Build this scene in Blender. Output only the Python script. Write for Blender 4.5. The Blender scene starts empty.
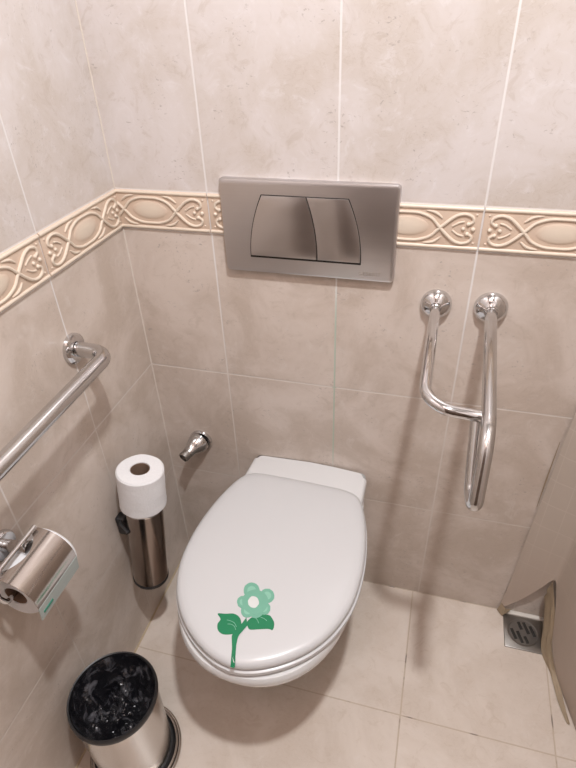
import bpy, bmesh, math, random
from mathutils import Vector, Matrix, noise
random.seed(4)
PI = math.pi
C = bpy.context.scene.collection

# ------------------------------------------------------------------ helpers
def V(*a): return Vector(a)

def link(name, bm, mat, parent=None, smooth=True, loc=None):
    bmesh.ops.recalc_face_normals(bm, faces=bm.faces[:])
    me = bpy.data.meshes.new(name); bm.to_mesh(me); bm.free()
    if smooth:
        for p in me.polygons: p.use_smooth = True
        try: me.set_sharp_from_angle(angle=math.radians(38))
        except Exception: pass
    for m in (mat if isinstance(mat, (list, tuple)) else [mat]): me.materials.append(m)
    o = bpy.data.objects.new(name, me); C.objects.link(o)
    if parent:
        o.parent = parent
        o.matrix_parent_inverse = Matrix.LocRotScale(parent.location, parent.rotation_euler, None).inverted()
    return o

def thing(name, label, cat, loc=(0, 0, 0), group=None):
    o = bpy.data.objects.new(name, None); C.objects.link(o)
    o.location = loc; o.empty_display_size = .05
    o['label'] = label; o['category'] = cat
    if group: o['group'] = group
    return o

def tag(o, label, cat): o['label'] = label; o['category'] = cat; return o
def struct(o): o['kind'] = 'structure'; return o

def bridge(bm, rings, closed=True, cap0=False, cap1=False):
    n = len(rings[0])
    for a, b in zip(rings[:-1], rings[1:]):
        for i in range(n if closed else n - 1):
            j = (i + 1) % n
            if len({a[i], a[j], b[j], b[i]}) == 4: bm.faces.new((a[i], a[j], b[j], b[i]))
    if cap0: bm.faces.new(rings[0])
    if cap1: bm.faces.new(rings[-1])

def add_tube(bm, path, r, seg=16, cap=True, flat=1.0, flat_axis=None):
    """sweep a circle (radius r or list) along points by parallel transport"""
    P = [Vector(p) for p in path]; n = len(P)
    rr = r if isinstance(r, (list, tuple)) else [r] * n
    T = []
    for i in range(n):
        a = P[max(i - 1, 0)]; b = P[min(i + 1, n - 1)]
        T.append((b - a).normalized())
    up = Vector((0, 0, 1)) if abs(T[0].z) < .9 else Vector((1, 0, 0))
    N = (up - T[0] * up.dot(T[0])).normalized()
    rings = []
    for i in range(n):
        if i:
            N = (N - T[i] * N.dot(T[i])).normalized()
        B = T[i].cross(N)
        ring = []
        for k in range(seg):
            a = 2 * PI * k / seg
            ring.append(bm.verts.new(P[i] + (N * math.cos(a) + B * math.sin(a)) * rr[i]))
        rings.append(ring)
    bridge(bm, rings, True, cap, cap)

def fillet(pts, rad, n=10):
    """round the corners of a polyline; rad = one radius or one per inner corner"""
    P = [Vector(p) for p in pts]; out = [P[0]]
    for i in range(1, len(P) - 1):
        r = rad[i - 1] if isinstance(rad, (list, tuple)) else rad
        a = (P[i - 1] - P[i]); b = (P[i + 1] - P[i]); la, lb = a.length, b.length
        a.normalize(); b.normalize()
        ang = a.angle(b)
        if ang > PI - .02: out.append(P[i]); continue
        d = min(r / math.tan(ang / 2), la * .49 if 1 < i else la * .95, lb * .49 if i < len(P) - 2 else lb * .95)
        rr = d * math.tan(ang / 2)
        c = P[i] + (a + b).normalized() * (rr / math.sin(ang / 2))
        s = P[i] + a * d - c; e = P[i] + b * d - c
        for k in range(n + 1):
            out.append(c + s.slerp(e, k / n).normalized() * rr)
    out.append(P[-1]); return out

def catmull(P, n=8, closed=False):
    P = [Vector(p) for p in P]; m = len(P); out = []
    for i in range(m if closed else m - 1):
        g = (lambda k: P[k % m]) if closed else (lambda k: P[min(max(k, 0), m - 1)])
        p0, p1, p2, p3 = g(i - 1), g(i), g(i + 1), g(i + 2)
        for k in range(n):
            t = k / n
            out.append(.5 * ((2 * p1) + (p2 - p0) * t + (2 * p0 - 5 * p1 + 4 * p2 - p3) * t * t + (3 * p1 - p0 - 3 * p2 + p3) * t ** 3))
    if not closed: out.append(P[-1])
    return out

def frame(origin, axis):
    """matrix taking local z to axis"""
    return Matrix.Translation(origin) @ Vector(axis).to_track_quat('Z', 'Y').to_matrix().to_4x4()

def add_lathe(bm, prof, M=Matrix(), seg=48, closed_prof=False):
    rings = []
    for r, z in prof:
        if r < 1e-6:
            v = bm.verts.new(M @ Vector((0, 0, z))); rings.append([v] * seg); continue
        rings.append([bm.verts.new(M @ Vector((r * math.cos(2 * PI * k / seg), r * math.sin(2 * PI * k / seg), z))) for k in range(seg)])
    if closed_prof: rings.append(rings[0])
    for a, b in zip(rings[:-1], rings[1:]):
        for i in range(seg):
            j = (i + 1) % seg
            vs = []
            for v in (a[i], a[j], b[j], b[i]):
                if v not in vs: vs.append(v)
            if len(vs) > 2: bm.faces.new(vs)

def add_box(bm, lo, hi, bev=0, M=Matrix()):
    t = bmesh.new()
    bmesh.ops.create_cube(t, size=1)
    for v in t.verts:
        v.co = Vector([(lo[i] + hi[i]) / 2 + v.co[i] * (hi[i] - lo[i]) for i in range(3)])
    if bev: bmesh.ops.bevel(t, geom=t.edges[:], offset=bev, segments=3, profile=.5, affect='EDGES')
    mp = {v: bm.verts.new(M @ v.co) for v in t.verts}
    for f in t.faces: bm.faces.new([mp[v] for v in f.verts])
    t.free()

def add_ball(bm, c, r, sc=(1, 1, 1), seg=14):
    prof = [(math.sin(PI * k / 8) * r, -math.cos(PI * k / 8) * r) for k in range(9)]
    prof[0] = (0, -r); prof[-1] = (0, r)
    add_lathe(bm, prof, Matrix.Translation(c) @ Matrix.Diagonal((*sc, 1)), seg)

def sheet(bm, rows, th):
    n = len(rows); m = len(rows[0])
    P = [[Vector(p) for p in r] for r in rows]
    def nrm(i, j):
        a = P[min(i + 1, n - 1)][j] - P[max(i - 1, 0)][j]; b = P[i][min(j + 1, m - 1)] - P[i][max(j - 1, 0)][j] if False else P[i][min(j + 1, m - 1)] - P[i][max(j - 1, 0)]
        c = a.cross(b); return c.normalized() if c.length > 1e-12 else Vector((0, 0, 1))
    A = [[bm.verts.new(P[i][j]) for j in range(m)] for i in range(n)]
    Bv = [[bm.verts.new(P[i][j] + nrm(i, j) * th) for j in range(m)] for i in range(n)]
    for i in range(n - 1):
        for j in range(m - 1):
            bm.faces.new((A[i][j], A[i][j + 1], A[i + 1][j + 1], A[i + 1][j])); bm.faces.new((Bv[i][j], Bv[i + 1][j], Bv[i + 1][j + 1], Bv[i][j + 1]))
    for i in range(n - 1):
        for j in (0, m - 1): bm.faces.new((A[i][j], A[i + 1][j], Bv[i + 1][j], Bv[i][j]))
    for j in range(m - 1):
        for i in (0, n - 1): bm.faces.new((A[i][j], A[i][j + 1], Bv[i][j + 1], Bv[i][j]))

# ------------------------------------------------------------------ materials
class NT:
    def __init__(s, name):
        s.m = bpy.data.materials.new(name); s.m.use_nodes = True
        s.t = s.m.node_tree; s.b = s.t.nodes['Principled BSDF']; s.out = s.t.nodes['Material Output']
    def n(s, typ, **kw):
        nd = s.t.nodes.new(typ)
        for k, v in kw.items(): setattr(nd, k, v)
        return nd
    def put(s, sock, v):
        if hasattr(v, 'is_output') or isinstance(v, bpy.types.NodeSocket): s.t.links.new(v, sock)
        else: sock.default_value = v
    def math(s, op, a, b=0.0, c=0.0, clamp=False):
        nd = s.n('ShaderNodeMath', operation=op); nd.use_clamp = clamp
        for i, v in enumerate((a, b, c)): s.put(nd.inputs[i], v)
        return nd.outputs[0]
    def noise(s, vec, scale, detail=4, rough=.55, dist=0.0):
        nd = s.n('ShaderNodeTexNoise'); s.put(nd.inputs['Vector'], vec)
        for k, v in (('Scale', scale), ('Detail', detail), ('Roughness', rough), ('Distortion', dist)): nd.inputs[k].default_value = v
        return nd.outputs['Fac']
    def mix(s, f, a, b, blend='MIX'):
        nd = s.n('ShaderNodeMix', data_type='RGBA', blend_type=blend)
        s.put(nd.inputs[0], f)
        s.put(nd.inputs[6], a if not isinstance(a, tuple) else (*a[:3], 1)); s.put(nd.inputs[7], b if not isinstance(b, tuple) else (*b[:3], 1))
        return nd.outputs[2]
    def ramp(s, f, lo, hi):
        nd = s.n('ShaderNodeMapRange', interpolation_type='SMOOTHSTEP'); s.put(nd.inputs[0], f)
        nd.inputs[1].default_value = lo; nd.inputs[2].default_value = hi
        return nd.outputs[0]
    def pos(s):
        return s.n('ShaderNodeNewGeometry').outputs['Position']
    def sep(s, vec):
        nd = s.n('ShaderNodeSeparateXYZ'); s.put(nd.inputs[0], vec); return nd.outputs
    def bump(s, h, strength=.3, dist=.001):
        nd = s.n('ShaderNodeBump'); s.put(nd.inputs['Height'], h)
        nd.inputs['Strength'].default_value = strength; nd.inputs['Distance'].default_value = dist
        s.t.links.new(nd.outputs[0], s.b.inputs['Normal'])
    def set(s, **kw):
        for k, v in kw.items():
            k = {'col': 'Base Color', 'rough': 'Roughness', 'metal': 'Metallic', 'coat': 'Coat Weight', 'spec': 'Specular IOR Level', 'sss': 'Subsurface Weight', 'trans': 'Transmission Weight', 'alpha': 'Alpha', 'aniso': 'Anisotropic'}[k]
            if isinstance(v, tuple): v = (*v[:3], 1)
            s.put(s.b.inputs[k], v)
        return s

def simple(name, col, rough=.5, metal=0.0, nscale=30, namt=.06, **kw):
    s = NT(name); f = s.noise(s.pos(), nscale, 3)
    c2 = tuple(max(0, c * (1 - namt * 2)) for c in col)
    s.set(col=s.mix(f, col, c2), rough=rough, metal=metal, **kw)
    return s.m

def tile_mat(name, kind):
    s = NT(name); P = s.pos(); x, y, z = s.sep(P)
    n1 = s.noise(P, 5.5, 6, .62, .6); n2 = s.noise(P, 26, 8, .72, 1.2); n3 = s.noise(P, 60, 5, .6)
    if kind == 'floor':
        A, B, D = (.66, .586, .522), (.585, .507, .440), (.47, .38, .30)
    else:
        A, B, D = (.63, .590, .578), (.555, .503, .463), (.42, .35, .29)
    if kind == 'floor': col = s.mix(s.ramp(n1, .36, .64), A, B)
    else:       # warmer, dimmer light low on the wall, put into the colour below the border
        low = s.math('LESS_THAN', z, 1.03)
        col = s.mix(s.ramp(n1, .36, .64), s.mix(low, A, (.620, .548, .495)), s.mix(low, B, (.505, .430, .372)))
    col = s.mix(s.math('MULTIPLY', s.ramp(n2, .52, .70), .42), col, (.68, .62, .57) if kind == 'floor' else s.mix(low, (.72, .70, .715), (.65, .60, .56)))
    col = s.mix(s.math('MULTIPLY', s.ramp(n2, .46, .34), .30), col, D)
    # small scratches and pits of the stone look
    v = s.n('ShaderNodeTexNoise'); mp = s.n('ShaderNodeMapping'); s.put(mp.inputs[0], P)
    mp.inputs['Rotation'].default_value = (.5, .6, .4); mp.inputs['Scale'].default_value = (1, 2.6, 1.6)
    s.put(v.inputs['Vector'], mp.outputs[0]); v.inputs['Scale'].default_value = 34; v.inputs['Detail'].default_value = 6; v.inputs['Distortion'].default_value = 1.5
    vein = s.ramp(s.math('ABSOLUTE', s.math('SUBTRACT', v.outputs['Fac'], .5)), .02, .0)
    pit = s.math('MULTIPLY', s.ramp(s.noise(mp.outputs[0], 130, 3, .6, .5), .60, .70), s.ramp(s.noise(P, 13, 3), .50, .62))
    col = s.mix(s.math('MULTIPLY', s.math('MULTIPLY', vein, s.ramp(n1, .45, .6)), .30), col, D)
    col = s.mix(s.math('MULTIPLY', pit, .70 if kind != 'floor' else .15), col, (.33, .29, .27))
    def line(c, off, per, w):
        t = s.math('DIVIDE', s.math('SUBTRACT', c, off), per)
        d = s.math('MULTIPLY', s.math('ABSOLUTE', s.math('SUBTRACT', s.math('FRACT', s.math('ADD', t, 100.5)), .5)), per)
        return s.ramp(d, w, w * .45)
    if kind == 'floor':
        g = s.math('MAXIMUM', s.math('MULTIPLY', line(x, .672, .333, .0022), s.math('GREATER_THAN', x, .5)), line(y, -.001, .333, .0020))
        gd = s.noise(P, 14, 3)
        gc = s.mix(s.ramp(gd, .56, .66), (.47, .38, .29), (.10, .07, .05))
        gm = s.math('MULTIPLY', g, .75)
    else:
        hi = s.math('GREATER_THAN', z, 1.03)
        zz = s.math('SUBTRACT', z, s.math('MULTIPLY', hi, 1.068))
        lz = line(zz, 0.0, .33, .0023)
        if kind == 'back': lv = line(x, .193, .247, .0024)
        elif kind == 'left': lv = line(y, 0.0, .247, .0022)
        else: lv = line(y, -.05, .247, .0022)
        g = s.math('MAXIMUM', lz, lv)
        up = s.ramp(z, .5, 1.0)
        gc = s.mix(up, (.62, .57, .525), (.74, .725, .72))
        if kind == 'back':   # the greenish joint beside the toilet
            gr = s.math('MULTIPLY', s.ramp(s.math('ABSOLUTE', s.math('SUBTRACT', x, .440)), .006, .003), s.ramp(s.math('ABSOLUTE', s.math('SUBTRACT', z, .66)), .26, .16))
            gc = s.mix(s.math('MULTIPLY', gr, .55), gc, (.22, .42, .30))
        gm = s.math('MULTIPLY', g, .85)
    col = s.mix(gm, col, gc)
    s.set(col=col, rough=s.math('ADD', .30, s.math('MULTIPLY', g, .4)), spec=.45)
    h = s.math('SUBTRACT', s.math('MULTIPLY', n3, .12), g)
    s.bump(h, .35, .0012)
    return s.m

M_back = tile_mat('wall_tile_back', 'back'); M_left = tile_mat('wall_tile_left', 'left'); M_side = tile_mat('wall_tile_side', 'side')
M_floor = tile_mat('floor_tile', 'floor')
M_ceil = simple('ceiling_paint', (.62, .61, .60), .8)
M_door = simple('brown_door', (.10, .06, .04), .5)
M_ceramic = simple('white_ceramic', (.66, .665, .67), .12, nscale=6, namt=.01, coat=.4)
M_lid = simple('white_plastic', (.565, .57, .58), .30, nscale=6, namt=.01)
M_paper = None
s = NT('tissue_paper'); f = s.noise(s.pos(), 220, 3); s.set(col=s.mix(f, (.76, .765, .78), (.69, .695, .71)), rough=.95, spec=.1); s.bump(f, .5, .0012); M_paper = s.m
M_card = simple('cardboard', (.20, .13, .09), .9)
def metal(name, col, rough, nz=0.0, stretch=None):
    s = NT(name)
    P = s.pos()
    if stretch:
        mp = s.n('ShaderNodeMapping'); s.put(mp.inputs[0], P); mp.inputs['Scale'].default_value = stretch
        f = s.noise(mp.outputs[0], 1.0, 4, .6)
    else: f = s.noise(P, 35, 3)
    s.set(col=s.mix(f, col, tuple(c * .93 for c in col)), metal=1.0, rough=s.math('ADD', rough, s.math('MULTIPLY', f, nz)))
    return s.m
M_chrome = metal('chrome', (.70, .70, .71), .05, .05)
M_steelbar = metal('polished_steel', (.62, .615, .615), .12, .08)
M_plate = metal('brushed_steel', (.66, .64, .645), .30, .06, (3, 60, 500))
M_button = metal('brushed_steel_button', (.60, .575, .57), .27, .04, (3, 60, 500))
M_can = metal('dark_steel', (.34, .29, .26), .16, .06, (300, 300, 6))
M_bin = metal('bin_steel', (.56, .52, .485), .16, .06)
M_grate = metal('worn_steel', (.36, .34, .32), .28, .2)
M_black = simple('black_plastic', (.018, .018, .02), .4)
M_gap = simple('dark_gap', (.02, .017, .015), .7)
M_caulk = simple('white_sealant', (.72, .68, .62), .6)
s = NT('bin_bag'); f = s.noise(s.pos(), 38, 5, .6, .8)
s.set(col=s.mix(s.ramp(f, .50, .78), (.007, .007, .009), (.13, .13, .145)), rough=.19, spec=.6); s.bump(s.noise(s.pos(), 60, 3, .5, 1.0), .5, .006); M_bag = s.m  # grey patches put some of the bag's sheen into its colour
# border tiles: glaze pools darker in the recesses
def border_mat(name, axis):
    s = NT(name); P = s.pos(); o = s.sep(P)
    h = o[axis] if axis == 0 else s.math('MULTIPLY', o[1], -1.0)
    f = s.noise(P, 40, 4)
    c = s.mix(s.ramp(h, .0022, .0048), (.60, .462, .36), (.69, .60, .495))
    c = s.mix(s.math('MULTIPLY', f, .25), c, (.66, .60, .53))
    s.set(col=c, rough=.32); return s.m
M_bord_back = border_mat('border_glaze_back', 1); M_bord_left = border_mat('border_glaze_left', 0)

# ------------------------------------------------------------------ room shell
RX, RY, RZ = 1.16, -1.55, 2.45
def slab(name, lo, hi, mat):
    bm = bmesh.new(); add_box(bm, lo, hi); o = link(name, bm, mat, smooth=False); return struct(o)
slab('floor', (-.1, RY - .1, -.1), (RX + .1, .1, 0), M_floor)
slab('ceiling', (-.1, RY - .1, RZ), (RX + .1, .1, RZ + .1), M_ceil)
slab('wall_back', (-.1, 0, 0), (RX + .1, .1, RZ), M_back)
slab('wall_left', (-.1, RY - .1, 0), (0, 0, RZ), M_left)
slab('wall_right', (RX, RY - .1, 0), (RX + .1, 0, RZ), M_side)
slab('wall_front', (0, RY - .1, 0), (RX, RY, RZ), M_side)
bm = bmesh.new(); add_box(bm, (.22, RY, .002), (.98, RY + .035, 2.02), .003)
d = struct(link('door_1', bm, M_door, smooth=False))
bm = bmesh.new(); add_tube(bm, fillet([(.30, RY + .035, 1.0), (.30, RY + .08, 1.0), (.40, RY + .08, 1.0)], .012), .009); link('door_handle', bm, M_chrome, d)
# sealant in the inner corner and behind the drain
bm = bmesh.new(); add_tube(bm, [(.0005, -.0005, 0), (.0005, -.0005, RZ)], .0018, 8)
struct(link('trim_3', bm, simple('corner_grout', (.66, .60, .54), .7)))
bm = bmesh.new(); add_tube(bm, [(0, -.003, 0), (0, -1.5, 0)], .0035, 8); struct(link('trim_5', bm, simple('aged_sealant', (.50, .40, .27), .6)))
bm = bmesh.new(); add_box(bm, (.905, -.012, 0), (1.03, 0, .008), .003); struct(link('trim_4', bm, M_caulk))

# ------------------------------------------------------------------ relief border tiles
BZ0, BZ1, TW = .99, 1.068, .247
def border(name, centres, tf, mat, cut=None):
    bm = bmesh.new()
    zc = (BZ0 + BZ1) / 2
    for uc in centres:
        t = bmesh.new()
        add_box(t, (-TW / 2 + .0018, -.0378, 0), (TW / 2 - .0018, .0378, .0025), .0006)
        for sv in (-1, 1):
            add_tube(t, [(-TW / 2 + .0015, sv * .0340, .0012), (TW / 2 - .0015, sv * .0340, .0012)], .0038, 10)
        # domed oval
        add_ball(t, (0, 0, .0018), .001, (39, 18.5, 2.8), 36)
        for su in (-1, 1):
            for sv in (-1, 1):
                st = catmull([(0, .0245, .0026), (.02, .0235, .0026), (.040, .0160, .0028), (.052, .004, .0032), (.066, -.010, .0036), (.080, -.0215, .0034), (.094, -.0255, .0032), (.106, -.0215, .0032), (.109, -.0135, .0032), (.103, -.0085, .0034)], 5)
                add_tube(t, [(su * p.x, sv * p.y, p.z) for p in st], [.0030 - .0009 * abs(k / len(st) - .45) for k in range(len(st))], 8)
                lf = catmull([(.030, -.0285, .0024), (.046, -.0255, .0028), (.058, -.0165, .0030)], 5)
                add_tube(t, [(su * p.x, sv * p.y, p.z) for p in lf], [.0012 + .0014 * math.sin(PI * k / (len(lf) - 1)) for k in range(len(lf))], 8)
                lf = catmull([(.076, .0035, .0026), (.086, .0100, .003), (.095, .0125, .003)], 4)
                add_tube(t, [(su * p.x, sv * p.y, p.z) for p in lf], .0018, 8)
                add_ball(t, (su * .1015, sv * .0085, .003), .0037)
                add_ball(t, (su * .1135, sv * .0245, .002), .0022)
            add_ball(t, (su * .110, 0, .003), .0038)
            add_ball(t, (su * .094, 0, .003), .0034)
        mp = {v: bm.verts.new(tf(uc + v.co.x, zc + v.co.y, v.co.z)) for v in t.verts}
        for f in t.faces:
            try: bm.faces.new([mp[v] for v in f.verts])
            except ValueError: pass
        t.free()
    if cut:
        bmesh.ops.bisect_plane(bm, geom=bm.verts[:] + bm.edges[:] + bm.faces[:], plane_co=cut[0], plane_no=cut[1], clear_outer=True)
    return struct(link(name, bm, mat))
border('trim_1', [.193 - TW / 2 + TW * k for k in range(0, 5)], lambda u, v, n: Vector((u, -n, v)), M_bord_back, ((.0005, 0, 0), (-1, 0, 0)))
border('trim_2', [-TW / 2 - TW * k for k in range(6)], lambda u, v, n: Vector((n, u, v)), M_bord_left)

# ------------------------------------------------------------------ flush plate
fp = thing('flush_plate', 'brushed steel dual-button flush plate on the tiled back wall', 'flush plate', (.385, 0, .92))
def prism_y(bm, outline, y0, y1, bev, k_in=None):
    """outline (x,z) extruded from the wall (y0) to the front (y1) with a rounded front edge"""
    cx = sum(p[0] for p in outline) / len(outline); cz = sum(p[1] for p in outline) / len(outline)
    hw = max(abs(p[0] - cx) for p in outline); hz = max(abs(p[1] - cz) for p in outline)
    rings = []
    for y, ins in ((y0, 0), (y1 + bev, 0), (y1 + bev * .3, bev * .3), (y1, bev)):
        rings.append([bm.verts.new((cx + (p[0] - cx) * (1 - ins / hw), y, cz + (p[1] - cz) * (1 - ins / hz))) for p in outline])
    bridge(bm, rings, True, True, True)
def rounded(corners, r, n=5):
    m = len(corners); out = []
    for i in range(m):
        P = Vector((*corners[i], 0)); a = Vector((*corners[i - 1], 0)) - P; b = Vector((*corners[(i + 1) % m], 0)) - P
        a.normalize(); b.normalize(); ang = a.angle(b); d = r / math.tan(ang / 2)
        c = P + (a + b).normalized() * (r / math.sin(ang / 2)); s_ = P + a * d - c; e = P + b * d - c
        for k in range(n + 1):
            q = c + s_.slerp(e, k / n).normalized() * r; out.append((q.x, q.y))
    return out
bm = bmesh.new(); prism_y(bm, rounded([(.222, .922), (.549, .922), (.549, 1.099), (.222, 1.099)], .007), 0, -.013, .0045)
link('plate_frame', bm, M_plate, fp)
def sidecurve(p, q, bulge, n=12):
    out = []
    for k in range(n + 1):
        t = k / n; out.append((p[0] + (q[0] - p[0]) * t + bulge * 4 * t * (1 - t), p[1] + (q[1] - p[1]) * t))
    return out
gapo = sidecurve((.302, 1.0735), (.2745, .9535), -.007) + sidecurve((.4875, .9535), (.462, 1.0735), .007)
bm = bmesh.new(); prism_y(bm, gapo, -.0125, -.0134, .0003); link('button_recess', bm, M_gap, fp)
b1 = sidecurve((.3035, 1.072), (.277, .9585), -.007) + sidecurve((.4045, .9585), (.3845, 1.072), .005)
b2 = sidecurve((.3867, 1.072), (.4067, .9585), .005) + sidecurve((.4855, .9585), (.4607, 1.072), .007)
for b in (b1, b2):
    bm = bmesh.new(); prism_y(bm, b, -.0130, -.0160, .0012)
    zmax = 1.072
    for v in bm.verts:      # slightly dished face whose lower lip stands proud
        if v.co.y < -.0142:
            t = (zmax - v.co.z) / .1135; v.co.y += .0012 * (1 - t) - .0012 * t ** 3
    link('flush_button', bm, M_button, fp)
tc = bpy.data.curves.new('t', 'FONT'); tc.body = 'GEBERIT'; tc.size = .0098; tc.extrude = .0002; tc.space_character = 1.15
to = bpy.data.objects.new('t', tc); C.objects.link(to)
bpy.context.view_layer.update()
me = bpy.data.meshes.new_from_object(to.evaluated_get(bpy.context.evaluated_depsgraph_get()))
bpy.data.objects.remove(to)
bm = bmesh.new(); bm.from_mesh(me)
bm.transform(Matrix.Translation((.4835, -.0132, .934)) @ Matrix.Rotation(PI / 2, 4, 'X'))
link('logo', bm, metal('logo_steel', (.62, .60, .56), .35), fp, smooth=False)

# ------------------------------------------------------------------ toilet
AX0, AX1 = Vector((.3820, -.072, 0)), Vector((.3660, -.534, 0))
adir = (AX1 - AX0).normalized(); aper = Vector((-adir.y, adir.x, 0))
HW = [(0, .0), (0.001, .06), (.003, .100), (.010, .124), (.028, .1405), (.060, .1535), (.11, .1665), (.17, .1755), (.225, .178), (.28, .1740), (.325, .1620), (.365, .1435), (.400, .1175), (.428, .086), (.447, .055), (.458, .026), (.462, 0)]
L_half = catmull([Vector((w, s_, 0)) for s_, w in [(a * .983, b * 1.03) for a, b in HW]], 4)
OUT = [(p.x, p.y) for p in L_half] + [(-p.x, p.y) for p in L_half[-2:0:-1]]      # closed outline (w, s)
def tw(w, s_, z): 
    p = AX0 + adir * s_ + aper * w; return Vector((p.x, min(p.y, -.0015), z))
toilet = thing('toilet', 'white wall-hung toilet with closed lid bearing a green flower sticker', 'toilet', (.38, -.3, .06))
def outline_loft(prof, out=OUT, sc=.223):
    bm = bmesh.new(); rings = []
    for ins, z in prof:
        if ins == 'c': 
            v = bm.verts.new(tw(0, sc, z)); rings.append([v] * len(out)); continue
        rings.append([bm.verts.new(tw(w * (1 - ins / .177), sc + (q - sc) * (1 - ins / .231), z)) for w, q in out])
    for a, b in zip(rings[:-1], rings[1:]):
        n = len(a)
        for i in range(n):
            j = (i + 1) % n; vs = []
            for v in (a[i], a[j], b[j], b[i]):
                if v not in vs: vs.append(v)
            if len(vs) > 2: bm.faces.new(vs)
    return bm
# lid
bm = outline_loft([('c', .4205), (.03, .4205), (.004, .4205), (.0008, .4225), (0, .426), (.0012, .4315), (.005, .4360), (.012, .4388), (.024, .4402), (.05, .4410), (.10, .4414), ('c', .4416)])
lid = link('lid', bm, M_lid, toilet)
# seat ring
bm = bmesh.new(); rings = []
for ins, z in [(.060, .4180), (.003, .4180), (-.002, .4155), (-.0025, .409), (.001, .4045), (.058, .4045)]:
    rings.append([bm.verts.new(tw(w * (1 - ins / .177), .223 + (q - .223) * (1 - ins / .231), z)) for w, q in OUT])
rings.append(rings[0]); bridge(bm, rings)
link('seat', bm, M_lid, toilet)
# bowl: horizontal sections
def section(z, hw_back, hw, front, n=26):
    """D outline starting at the wall: s from -.0705 (wall) to front"""
    pts = []
    s0 = -.0705
    smid = s0 + (front - s0) * .62
    for k in range(n + 1):
        t = k / n
        if t < .45:
            u = t / .45; q = s0 + (smid - s0) * u; w = hw_back + (hw - hw_back) * (math.sin(u * PI / 2)) ** .9 if u > 0 else hw_back
        else:
            a = (t - .45) / .55 * PI / 2; q = smid + (front - smid) * math.sin(a) ** 1.0; w = hw * math.cos(a) ** .92 if a < PI / 2 - 1e-6 else 0
        pts.append((w, q))
    full = pts + [(-w, q) for w, q in pts[-2::-1]]
    return [tw(w, q, z) for w, q in full]
bm = bmesh.new()
secs = [(.062, .095, .100, .13), (.066, .112, .112, .165), (.085, .118, .118, .195), (.13, .122, .122, .235), (.19, .124, .130, .290), (.25, .126, .142, .350), (.30, .128, .155, .402), (.335, .130, .164, .432), (.362, .132, .170, .450), (.382, .133, .1735, .458), (.394, .133, .173, .4585), (.400, .131, .170, .455), (.4025, .125, .160, .445)]
rings = [[bm.verts.new(p) for p in section(*q)] for q in secs]
bridge(bm, rings, True, True, True)
link('bowl', bm, M_ceramic, toilet)
# raised deck at the wall behind the lid
bm = bmesh.new()
dk = [(-.143, -.052), (-.131, -.0695), (0, -.0713), (.131, -.0695), (.143, -.052), (.147, .03), (.140, .055), (-.140, .055), (-.147, .03)]
dko = [(p.x, p.y) for p in catmull([(a, b, 0) for a, b in rounded(dk, .004, 3)], 2, True)]
rings = []
for ins, z in ((0, .396), (0, .412), (.002, .4165), (.006, .4195), (.012, .4202)):
    rings.append([bm.verts.new(tw(w * (1 - ins / .145), q + (0 if q < 0 else -ins), z)) for w, q in dko])
bridge(bm, rings, True, True, True)
for v in bm.verts:      # gently crowned back edge
    if v.co.z > .41: v.co.z += .006 * (1 - min(1, ((v.co.x - .384) / .145) ** 2)) 
link('hinge_deck', bm, M_ceramic, toilet)
for sx in (-.075, .075):
    bm = bmesh.new(); p = tw(sx, .004, .4215); add_tube(bm, [p + aper * -.014, p + aper * .014], .0085, 14)
    link('hinge', bm, M_lid, toilet)
# sticker (flat shapes on the lid, baked in lid coordinates)
GREEN = simple('sticker_green', (.008, .20, .085), .4); MINT = simple('sticker_mint', (.17, .42, .31), .4)
MINT2 = simple('sticker_pale_mint', (.25, .52, .40), .4); WHT = simple('sticker_white', (.66, .68, .67), .4)
ST = {'leafA': [(0.315, -0.445), (0.329, -0.442), (0.344, -0.438), (0.356, -0.442), (0.363, -0.451), (0.366, -0.461), (0.363, -0.47), (0.352, -0.477), (0.338, -0.48), (0.327, -0.475), (0.322, -0.464), (0.324, -0.454)], 'leafB': [(0.373, -0.446), (0.384, -0.432), (0.406, -0.425), (0.417, -0.432), (0.422, -0.44), (0.422, -0.451), (0.414, -0.451), (0.397, -0.456), (0.383, -0.46), (0.377, -0.456)], 'stem': [(0.369, -0.44), (0.374, -0.445), (0.376, -0.454), (0.371, -0.466), (0.367, -0.477), (0.368, -0.49), (0.372, -0.507), (0.376, -0.521), (0.377, -0.531), (0.37, -0.53), (0.367, -0.518), (0.364, -0.504), (0.359, -0.49), (0.355, -0.478), (0.359, -0.469), (0.363, -0.459), (0.366, -0.448)]}
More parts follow.
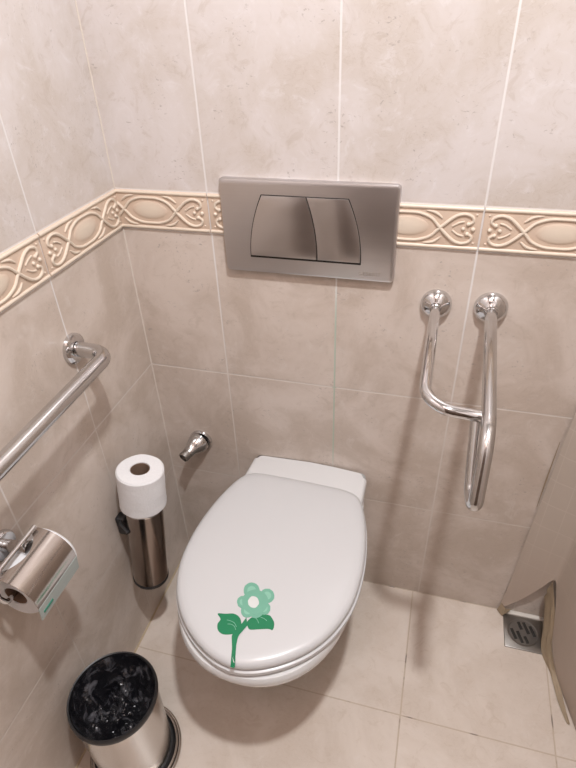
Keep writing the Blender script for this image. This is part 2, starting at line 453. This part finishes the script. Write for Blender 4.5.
PET = [((0.361, -0.385), [(0.376, -0.381), (0.377, -0.386), (0.376, -0.391), (0.374, -0.396), (0.371, -0.399), (0.366, -0.401), (0.361, -0.401), (0.357, -0.4), (0.352, -0.397), (0.348, -0.393), (0.346, -0.388), (0.345, -0.383), (0.345, -0.378), (0.348, -0.373), (0.351, -0.37), (0.355, -0.368), (0.36, -0.368), (0.365, -0.369), (0.37, -0.372), (0.373, -0.376)]), ((0.393, -0.388), [(0.406, -0.385), (0.407, -0.39), (0.406, -0.394), (0.404, -0.398), (0.401, -0.401), (0.397, -0.403), (0.393, -0.403), (0.389, -0.402), (0.385, -0.4), (0.382, -0.396), (0.38, -0.392), (0.379, -0.387), (0.38, -0.382), (0.381, -0.378), (0.385, -0.375), (0.388, -0.374), (0.393, -0.373), (0.397, -0.375), (0.401, -0.377), (0.404, -0.381)]), ((0.395, -0.415), [(0.406, -0.412), (0.407, -0.416), (0.406, -0.419), (0.405, -0.423), (0.402, -0.425), (0.399, -0.427), (0.395, -0.427), (0.391, -0.426), (0.388, -0.424), (0.385, -0.421), (0.384, -0.417), (0.383, -0.413), (0.383, -0.41), (0.385, -0.406), (0.388, -0.404), (0.391, -0.402), (0.395, -0.402), (0.399, -0.403), (0.402, -0.405), (0.405, -0.408)]), ((0.382, -0.423), [(0.395, -0.42), (0.395, -0.424), (0.395, -0.429), (0.393, -0.432), (0.39, -0.435), (0.386, -0.437), (0.382, -0.437), (0.378, -0.436), (0.374, -0.434), (0.371, -0.43), (0.369, -0.426), (0.368, -0.422), (0.368, -0.418), (0.37, -0.414), (0.373, -0.411), (0.377, -0.409), (0.381, -0.409), (0.386, -0.41), (0.389, -0.412), (0.393, -0.416)]), ((0.367, -0.427), [(0.379, -0.424), (0.379, -0.428), (0.379, -0.432), (0.377, -0.435), (0.374, -0.438), (0.371, -0.439), (0.367, -0.44), (0.363, -0.439), (0.36, -0.437), (0.357, -0.434), (0.355, -0.43), (0.354, -0.426), (0.354, -0.422), (0.356, -0.418), (0.359, -0.416), (0.362, -0.414), (0.366, -0.414), (0.37, -0.415), (0.374, -0.417), (0.377, -0.42)]), ((0.353, -0.412), [(0.364, -0.409), (0.365, -0.413), (0.364, -0.417), (0.363, -0.42), (0.36, -0.422), (0.357, -0.424), (0.353, -0.424), (0.35, -0.423), (0.346, -0.421), (0.344, -0.418), (0.342, -0.415), (0.341, -0.411), (0.341, -0.407), (0.343, -0.404), (0.345, -0.401), (0.349, -0.4), (0.352, -0.399), (0.356, -0.4), (0.359, -0.403), (0.362, -0.405)])]
MID = [(0.399, -0.4), (0.4, -0.407), (0.399, -0.413), (0.397, -0.419), (0.393, -0.424), (0.389, -0.428), (0.383, -0.431), (0.376, -0.431), (0.37, -0.43), (0.364, -0.428), (0.358, -0.424), (0.354, -0.418), (0.351, -0.412), (0.349, -0.406), (0.35, -0.399), (0.352, -0.393), (0.356, -0.388), (0.361, -0.384), (0.367, -0.381), (0.373, -0.381), (0.38, -0.382), (0.386, -0.384), (0.392, -0.389), (0.396, -0.394)]
EYE = [(0.382, -0.405), (0.383, -0.409), (0.382, -0.412), (0.381, -0.415), (0.379, -0.418), (0.376, -0.419), (0.372, -0.419), (0.369, -0.418), (0.366, -0.416), (0.364, -0.414), (0.362, -0.41), (0.361, -0.407), (0.362, -0.403), (0.363, -0.4), (0.365, -0.397), (0.368, -0.396), (0.372, -0.396), (0.375, -0.397), (0.378, -0.399), (0.38, -0.402)]
VEINS = [[(0.336, -0.453), (0.343, -0.453), (0.351, -0.455), (0.357, -0.461)], [(0.34, -0.46), (0.346, -0.459), (0.353, -0.461), (0.358, -0.467)], [(0.379, -0.437), (0.386, -0.437), (0.391, -0.441), (0.394, -0.445)], [(0.394, -0.433), (0.401, -0.434), (0.407, -0.437)]]

bm = bmesh.new()
def flat(pts, z, mi, smooth_=True, z0=.4398):
    P = catmull([(a, b, 0) for a, b in pts], 4, True) if smooth_ else [Vector((a, b, 0)) for a, b in pts]
    top = [bm.verts.new((p.x, p.y, lid_z(p.x, p.y) + z)) for p in P]; bot = [bm.verts.new((p.x, p.y, lid_z(p.x, p.y) - .0012)) for p in P]
    n0 = len(bm.faces)
    c = bm.verts.new((sum(p.x for p in P) / len(P), sum(p.y for p in P) / len(P), 0)); c.co.z = lid_z(c.co.x, c.co.y) + z
    fs = [bm.faces.new(top)] if smooth_ else [bm.faces.new((top[i - 1], top[i], c)) for i in range(len(top))]
    if smooth_: bm.verts.remove(c)
    bridge(bm, [top, bot])
    bm.faces.ensure_lookup_table()
    for f in bm.faces[n0:]: f.material_index = mi
def lid_z(x, y):
    p = Vector((x, y, 0)) - AX0; w_ = p.dot(aper); s_ = p.dot(adir)
    # distance-like inset from the outline
    best = min(math.hypot(w_ - a, s_ - b) for a, b in OUT)
    tab = [(0, .4290), (.0012, .4315), (.005, .4360), (.012, .4388), (.024, .4402), (.05, .4410), (.10, .4414), (.3, .4416)]
    for (d0, z0), (d1, z1) in zip(tab[:-1], tab[1:]):
        if best <= d1: return z0 + (z1 - z0) * (best - d0) / (d1 - d0)
    return .4416
flat(ST['leafA'], .00050, 0); flat(ST['leafB'], .00052, 0)
# the stem as a strip of quads so that it follows the rounded edge
sp = ST['stem']; lft = catmull([(a, b, 0) for a, b in [sp[2], sp[3], sp[4], sp[5], sp[6], sp[7], sp[8]]], 4); rgt = catmull([(a, b, 0) for a, b in [sp[0], sp[15], sp[14], sp[13], sp[12], sp[11], sp[9]]], 4)
A = [bm.verts.new((p.x, p.y, lid_z(p.x, p.y) + .0014)) for p in lft]; B_ = [bm.verts.new((p.x, p.y, lid_z(p.x, p.y) + .0014)) for p in rgt]
for i in range(len(A) - 1): bm.faces.new((A[i], A[i + 1], B_[i + 1], B_[i]))
for i, (c_, pts) in enumerate(PET): flat(pts, .0009 + i * .00006, 1, False)
flat(MID, .0014, 1, False)
for i, (c_, pts) in enumerate(PET):
    flat([(c_[0] + (a - c_[0]) * .55, c_[1] + (b - c_[1]) * .55) for a, b in pts], .00135 , 2, False)
flat(EYE, .0017, 3, False)
for v_ in VEINS:
    P = catmull([(a, b, 0) for a, b in v_], 4)
    n0 = len(bm.faces)
    add_tube(bm, [(p.x, p.y, lid_z(p.x, p.y) + .0006) for p in P], .00045, 6)
    bm.faces.ensure_lookup_table()
    for f in bm.faces[n0:]: f.material_index = 2
st = link('flower_sticker', bm, [GREEN, MINT, MINT2, WHT], lid, smooth=False)
st['label'] = 'green flower sticker with two leaves'
# ------------------------------------------------------------------ right-hand grab rail
gr = thing('grab_rail', 'chrome double-tube grab rail jutting from the back wall, right of the toilet', 'grab rail', (.68, 0, .88))
def flange(parent, p, axis, r=.030, tube=.011):
    bm = bmesh.new(); M = frame(Vector(p), axis)
    add_lathe(bm, [(0, 0), (r, 0), (r, .003), (r * .97, .007), (r * .85, .0125), (r * .62, .017), (r * .45, .0195), (tube * 1.15, .0205), (tube * 1.1, .026), (tube, .027), (0, .027)], M, 40)
    return link('wall_flange', bm, M_chrome, parent)
flange(gr, (.630, 0, .884), (0, -1, 0), .0285, .0098)
flange(gr, (.727, 0, .886), (0, -1, 0), .030, .0108)
bm = bmesh.new()
mainp = fillet([(.727, -.015, .886), (.7195, -.345, .866), (.7165, -.392, .764), (.7125, -.350, .764), (.7090, -.290, .846)], [.06, .018, .02], 10)
add_tube(bm, mainp, .0106, 20)
link('main_bar', bm, M_steelbar, gr)
bm = bmesh.new()
add_tube(bm, fillet([(.630, -.015, .884), (.6285, -.300, .868), (.712, -.296, .860)], [.045], 14), .0094, 18)
link('side_bar', bm, M_chrome, gr)
# ------------------------------------------------------------------ left-hand grab bar
gl = thing('grab_bar', 'long straight chrome grab bar fixed to the left wall above the roll holder', 'grab bar', (0, -.6, .85))
bm = bmesh.new()
add_tube(bm, fillet([(.012, -.243, .850), (.075, -.246, .850), (.082, -.92, .850), (.012, -.92, .850)], .030, 12), .0140, 24)
link('bar', bm, M_steelbar, gl)
for y in (-.243, -.92):
    bm = bmesh.new(); add_lathe(bm, [(0, 0), (.0290, 0), (.0290, .004), (.0280, .007), (.0240, .0095), (.0150, .0105), (0, .0105)], frame(Vector((0, y, .850)), (1, 0, 0)), 40); link('wall_flange', bm, M_chrome, gl)

# ------------------------------------------------------------------ capped water outlet
vo = thing('water_outlet', 'small chrome conical water outlet on the back wall, left of the toilet', 'water outlet', (.103, 0, .441))
ax = Vector((-.024, -.06, -.012)).normalized(); O = Vector((.099, 0, .4425))
bm = bmesh.new(); add_lathe(bm, [(0, 0), (.0295, 0), (.0298, .004), (.028, .008), (.0, .008)], frame(O, (0, -1, 0)), 40); link('rosette', bm, M_chrome, vo)
bm = bmesh.new(); add_lathe(bm, [(0, .004), (.0262, .004), (.0268, .010), (.0255, .020), (.0205, .031), (.0150, .041), (.0140, .052), (0, .052)], frame(O, ax), 40); link('cone', bm, M_steelbar, vo)
bm = bmesh.new(); add_lathe(bm, [(0, .05), (.0125, .05), (.0135, .053), (.0135, .068), (.0115, .070), (.0115, .062), (0, .062)], frame(O, ax), 24); link('nozzle', bm, M_grate, vo)

# ------------------------------------------------------------------ brush canister and roll on it
T = Vector((.0800, -.2475, .569)); B = Vector((.0545, -.2745, .234)); axd = (T - B).normalized(); L = (T - B).length
bc = thing('toilet_brush_canister', 'dark steel toilet brush canister hung on the left wall under a paper roll', 'brush holder', B)
MB_ = frame(B, axd)
HC = L - .098
bm = bmesh.new(); add_lathe(bm, [(0, .008), (.0405, .008), (.0405, HC - .006), (.0392, HC - .006), (.0392, .012), (0, .012)], MB_, 56); link('canister', bm, M_can, bc)
bm = bmesh.new(); add_lathe(bm, [(0, 0), (.0400, 0), (.0416, .003), (.0416, .009), (.0405, .011), (0, .011)], MB_, 56); link('base_cap', bm, M_black, bc)
bm = bmesh.new(); add_lathe(bm, [(.0395, HC - .009), (.0415, HC - .009), (.0418, HC - .004), (.0405, HC - .001), (.0385, HC - .001)], MB_, 56, True); link('rim', bm, M_chrome, bc)
bm = bmesh.new(); add_box(bm, (.0, -.276, .372), (.026, -.250, .425), .006)
add_tube(bm, fillet([(.016, -.270, .42), (.022, -.284, .42), (.045, -.296, .412)], .01), .004, 8)
link('wall_bracket', bm, M_black, bc)
def roll(name, label, M, R, H, core):
    t = thing(name, label, 'toilet roll', M.translation)
    bm = bmesh.new()
    prof = [(core + .001, .0), (R - .003, 0), (R, .003)] + [(R + .0004 * math.sin(k * 2.1), .003 + (H - .006) * k / 14) for k in range(1, 14)] + [(R, H - .003), (R - .003, H), (core + .001, H)]
    add_lathe(bm, prof, M, 64, True)
    for v in bm.verts:
        n_ = noise.noise(v.co * 38); v.co += (v.co - M.translation).normalized() * n_ * .0012
    link('paper', bm, M_paper, t)
    bm = bmesh.new(); add_lathe(bm, [(core, .001), (core, H - .001), (core - .0012, H - .001), (core - .0012, .001)], M, 40, True); link('core', bm, M_card, t)
    return t
tr1 = roll('toilet_roll', 'full white toilet roll standing upright on the brush canister', frame(B + axd * (HC + .001), axd), .0495, .0965, .0195)

bm = bmesh.new(); Mr_ = frame(B + axd * (HC + .001), axd)
sheet_rows = []
for k in range(9):
    a = math.radians(110 + 11 * k); sheet_rows.append([Mr_ @ Vector((r_ * math.cos(a), r_ * math.sin(a), z_)) for r_, z_ in ((.0180, .0935), (.0150, .090), (.0165, .084), (.0150, .074))])
sheet(bm, sheet_rows, .0006); link('loose_end', bm, M_paper, tr1)
# ------------------------------------------------------------------ roll holder on the left wall
rh = thing('toilet_roll_holder', 'chrome toilet roll holder with hinged cover, below the long grab bar', 'roll holder', (0, -.537, .655))
bm = bmesh.new(); add_lathe(bm, [(0, 0), (.026, 0), (.026, .006), (.023, .010), (.013, .012), (0, .012)], frame((0, -.537, .655), (1, 0, 0)), 40); link('wall_flange', bm, M_chrome, rh)
bm = bmesh.new(); add_tube(bm, [(.010, -.537, .657), (.056, -.537, .664)], [.0105, .0105], 24); add_tube(bm, [(.056, -.537, .664), (.060, -.537, .6645)], .0125, 24); link('post', bm, M_steelbar, rh)
RA = Vector((.0555, 0, .6220))     # roll axis (x, z)
bm = bmesh.new()
add_tube(bm, fillet([(.050, -.507, .679), (.050, -.594, .679), (.050, -.612, .660), (.052, -.614, .640), (RA.x, -.608, RA.z), (RA.x, -.505, RA.z)], [.010, .010, .010, .010]), .0042, 14)
link('spindle_arm', bm, M_chrome, rh)
bm = bmesh.new(); y0, y1 = -.604, -.503; CR = .0500; rows = []
for k in range(25):
    a = math.radians(100 - 105 * k / 24)
    row = []
    for i in range(17):
        u = i / 16; y = y0 + (y1 - y0) * u
        aa = a
        if k < 10:      # scooped upper edge between two hinge lugs
            amax = math.radians(100 - 24 * math.sin(PI * min(1, max(0, (u - .12) / .76))) ** .6) if .12 < u < .88 else math.radians(100)
            aa = min(a, amax + (a - math.radians(100)) * .02)
        r_ = CR if k < 17 else CR + .0
        row.append((RA.x + r_ * math.cos(aa), y, RA.z + r_ * math.sin(aa)))
    rows.append(row)
sheet(bm, rows, .0012)
cov = link('cover', bm, metal('cover_steel', (.52, .475, .445), .13, .05), rh)
# pale lower lip of the cover
bm = bmesh.new(); rows = []
for k in range(9):
    a = math.radians(-6 - 20 * k / 8)
    rr = CR + .0003
    rows.append([(RA.x + rr * math.cos(math.radians(-5)) + (-.004 * k / 8), y0 + (y1 - y0) * i / 8, RA.z + rr * math.sin(math.radians(-5)) - .031 * k / 8) for i in range(9)])
sheet(bm, rows, .0014)
lip = link('cover_lip', bm, simple('pale_strip', (.44, .50, .49), .2), cov)
bm = bmesh.new()
for i, (a, b) in enumerate(((.07, .30),)):
    ya, yb = y0 + (y1 - y0) * a, y0 + (y1 - y0) * b
    add_box(bm, (RA.x + CR - .0035, ya, RA.z - .024), (RA.x + CR + .0004, yb, RA.z - .020), .0004)
M_ = bm
link('lip_print', bm, simple('green_print', (.03, .22, .15), .4), cov)
roll('toilet_roll', 'partly used white toilet roll under the chrome cover of the wall holder', frame(Vector((RA.x + .001, -.493, RA.z - .005)), (0, -1, 0)), .0450, .100, .0190)

# ------------------------------------------------------------------ pedal bin with black bag
BX, BY = .1135, -.552
tb = thing('trash_bin', 'round stainless steel waste bin with a black rim on the floor beside the left wall', 'bin', (BX, BY, 0))
MBn = Matrix.Translation((BX, BY, 0))
bm = bmesh.new(); add_lathe(bm, [(0, .018), (.0795, .018), (.0800, .024), (.0835, .232), (.0850, .240), (.0835, .243), (.0820, .242), (.0775, .03), (0, .03)], MBn, 72); link('body', bm, M_bin, tb)
bm = bmesh.new(); add_lathe(bm, [(.0825, .240), (.0868, .240), (.0878, .245), (.0874, .251), (.0855, .2550), (.0830, .2540), (.0812, .245), (.0805, .225), (.0825, .225)], MBn, 72, True); link('rim', bm, M_black, tb)
bm = bmesh.new(); add_lathe(bm, [(0, .001), (.0880, .001), (.0885, .006), (.0860, .012), (.082, .019), (0, .019)], MBn, 72); link('base', bm, M_black, tb)
bm = bmesh.new()
for rr, z, q in ((.0955, .0065, .0042), (.0895, .0130, .0034)):
    add_tube(bm, [(BX + rr * math.cos(2 * PI * k / 72), BY + rr * math.sin(2 * PI * k / 72), z) for k in range(73)], q, 10, False)
link('base_ring', bm, M_bin, tb)
bm = bmesh.new(); nr, na = 30, 96; rings = []
for i in range(nr + 1):
    t = i / nr; ring = []
    for k in range(na):
        a = 2 * PI * k / na
        r = .0812 * t
        z = .170 + .080 * max(0, (t - .45) / .55) ** 2.2
        p = Vector((r * math.cos(a), r * math.sin(a), 0))
        am = (1 - t ** 6)
        n1 = noise.noise(p * 26 + Vector((3, 1, 7))); n2 = 1 - abs(noise.noise(p * 48 + Vector((1, 9, 2)))) * 2; n3 = 1 - abs(noise.noise(p * 95)) * 2
        fold = math.sin(a * 17 + 5 * noise.noise(p * 14)) * t * .004
        z += am * (n1 * .040 + n2 * .012 + n3 * .002) + fold * am * 1.2
        ring.append((BX + p.x, BY + p.y, z))
        if i == 0: break
    rings.append([bm.verts.new(q) for q in ring] if i else [bm.verts.new(ring[0])] * na)
for a, b in zip(rings[:-1], rings[1:]):
    for i in range(na):
        j = (i + 1) % na; vs = []
        for v in (a[i], a[j], b[j], b[i]):
            if v not in vs: vs.append(v)
        bm.faces.new(vs)
tag(link('bin_bag', bm, M_bag), 'crumpled glossy black bag lining the steel waste bin', 'bin bag')

# ------------------------------------------------------------------ floor drain
fd = thing('floor_drain', 'square metal floor drain with round slotted grate in the right corner', 'drain', (.958, -.058, 0))
bm = bmesh.new(); add_box(bm, (.9085, -.1055, .0002), (1.0060, -.0135, .004), .0012); link('drain_plate', bm, M_grate, fd)
dc = Vector((.955, -.058, 0))
bm = bmesh.new(); add_lathe(bm, [(.0335, .004), (.0345, .0055), (.0365, .0058), (.0375, .004), (.036, .0036)], Matrix.Translation(dc), 48, True)
add_lathe(bm, [(0, .0036), (.0340, .0036), (.0340, .0046), (0, .0046)], Matrix.Translation(dc), 48); link('grate', bm, M_grate, fd)
bm = bmesh.new()
Mr = Matrix.Translation(dc) @ Matrix.Rotation(math.radians(20), 4, 'Z')
for x, segs in ((-.0245, ((-.015, .015),)), (-.0125, ((-.027, .006), )), (0, ((-.030, -.010), (.008, .030))), (.0125, ((-.006, .027),)), (.0245, ((-.015, .015),))):
    for a, b in segs: add_box(bm, (x - .0040, a, .0040), (x + .0040, b, .0049), .0008, Mr)
link('slots', bm, M_gap, fd)

# ------------------------------------------------------------------ curtain
s = NT('curtain_vinyl'); P = s.pos(); x, y, z = s.sep(P)
f = s.noise(P, 5, 4); 
def ln(c, per, w):
    t = s.math('FRACT', s.math('DIVIDE', s.math('ADD', c, 10.0), per)); return s.ramp(s.math('ABSOLUTE', s.math('SUBTRACT', t, .5)), .5 - w, .5)
g = s.math('MAXIMUM', ln(s.math('SUBTRACT', x, s.math('MULTIPLY', y, .7)), .045, .03), ln(z, .07, .03))
col = s.mix(f, (.63, .55, .48), (.57, .49, .425)); col = s.mix(s.math('MULTIPLY', g, .38), col, (.78, .71, .64))
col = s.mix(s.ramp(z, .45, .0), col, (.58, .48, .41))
s.set(col=col, rough=.5, alpha=.72, sss=.0); M_curt = s.m
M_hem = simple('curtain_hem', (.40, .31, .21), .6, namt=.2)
bm = bmesh.new()
#          x      y     zbottom
HEM = [(.897, -.004, .004), (.912, -.012, .040), (.938, -.018, .090), (.962, -.024, .150), (.984, -.028, .205), (.996, -.040, .175), (1.003, -.070, .112), (1.008, -.100, .055), (1.022, -.150, .012), (1.040, -.220, .004), (1.058, -.300, .004), (1.065, -.40, .004), (1.085, -.52, .004)]
TOPX = [(.955, -.004), (.972, -.03), (.98, -.05), (1.0, -.07), (1.01, -.10), (1.00, -.14), (1.02, -.18), (1.04, -.22), (1.02, -.28), (1.04, -.34), (1.06, -.40), (1.04, -.47), (1.07, -.56)]
hm = catmull(HEM, 5); tp = catmull([(a, b, 2.0) for a, b in TOPX], 5)
rows = []
for i in range(31):
    t = i / 30; row = []
    for h, q in zip(hm, tp):
        z = h.z + (1.985 - h.z) * t
        m = min(1, z / 2.0)
        wx = h.x + (q.x - h.x) * m; wy = h.y + (q.y - h.y) * m
        if h is hm[0]: wx = .895 + .048 * min(1, z / .70) if z < .7 else .943 + .01 * (z - .7); wy = -.003
        row.append((wx, wy, z))
    rows.append(row)
sheet(bm, rows, .0008)
cu = tag(link('shower_curtain', bm, M_curt), 'beige vinyl shower curtain hanging at the right edge, hem lifted over the floor drain', 'curtain')
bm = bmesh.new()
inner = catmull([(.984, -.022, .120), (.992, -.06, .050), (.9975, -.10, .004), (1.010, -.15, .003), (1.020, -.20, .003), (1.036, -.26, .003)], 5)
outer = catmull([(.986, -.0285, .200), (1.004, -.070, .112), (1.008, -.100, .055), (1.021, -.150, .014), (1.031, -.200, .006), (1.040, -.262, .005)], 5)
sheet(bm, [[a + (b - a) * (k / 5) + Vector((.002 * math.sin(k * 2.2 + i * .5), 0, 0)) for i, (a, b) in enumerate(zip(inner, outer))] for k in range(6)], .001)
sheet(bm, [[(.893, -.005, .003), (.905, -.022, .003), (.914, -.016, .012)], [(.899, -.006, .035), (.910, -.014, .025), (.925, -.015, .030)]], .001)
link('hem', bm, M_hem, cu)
bm = bmesh.new(); add_tube(bm, [(.9075, -.0045, .405), (.9085, -.0045, .50), (.9105, -.0045, .60)], [.0006, .0016, .0006], 8); link('edge_seam', bm, M_hem, cu)
bm = bmesh.new(); add_tube(bm, [(1.02, -.003, 2.0), (1.05, -.75, 2.0)], .010, 14)
tag(link('curtain_rod', bm, M_steelbar), 'steel rod carrying the beige shower curtain from the back wall', 'curtain rod')

# ------------------------------------------------------------------ light, camera
cl = thing('ceiling_light', 'round white ceiling lamp', 'lamp', (.74, -.76, RZ))
bm = bmesh.new(); add_lathe(bm, [(.13, 0), (.15, 0), (.15, -.03), (.13, -.03)], Matrix.Translation((.74, -.76, RZ)), 48, True); link('lamp_rim', bm, M_chrome, cl)
def area(loc, size, power, col, rot=(0, 0, 0)):
    l = bpy.data.lights.new('lamp', 'AREA'); l.shape = 'DISK'; l.size = size; l.energy = power; l.color = col
    o = bpy.data.objects.new('lamp_or_fill_light', l); C.objects.link(o); o.location = loc; o.rotation_euler = rot; return o
area((.74, -.76, RZ - .035), .085, 29, (.975, .985, 1))
area((.50, -1.25, 2.40), .6, 7, (1, .70, .61), (math.radians(20), 0, 0))  # added warm fill that reddens the shadows, with no fixture of its own
w = bpy.data.worlds.new('w'); bpy.context.scene.world = w; w.use_nodes = True
w.node_tree.nodes['Background'].inputs[0].default_value = (.5, .46, .42, 1); w.node_tree.nodes['Background'].inputs[1].default_value = .3

cam = bpy.data.cameras.new('camera'); co = bpy.data.objects.new('camera', cam); C.objects.link(co)
co.location = (.62255743, -.9669771, 1.37035785); co.rotation_euler = (.95208224, .03283384, .26571434)
cam.sensor_fit = 'HORIZONTAL'; cam.sensor_width = 36; cam.lens = 554.067 * 36 / 576; cam.clip_start = .01
bpy.context.scene.camera = co
sc = bpy.context.scene
sc.view_settings.view_transform = 'Standard'; sc.view_settings.exposure = 0
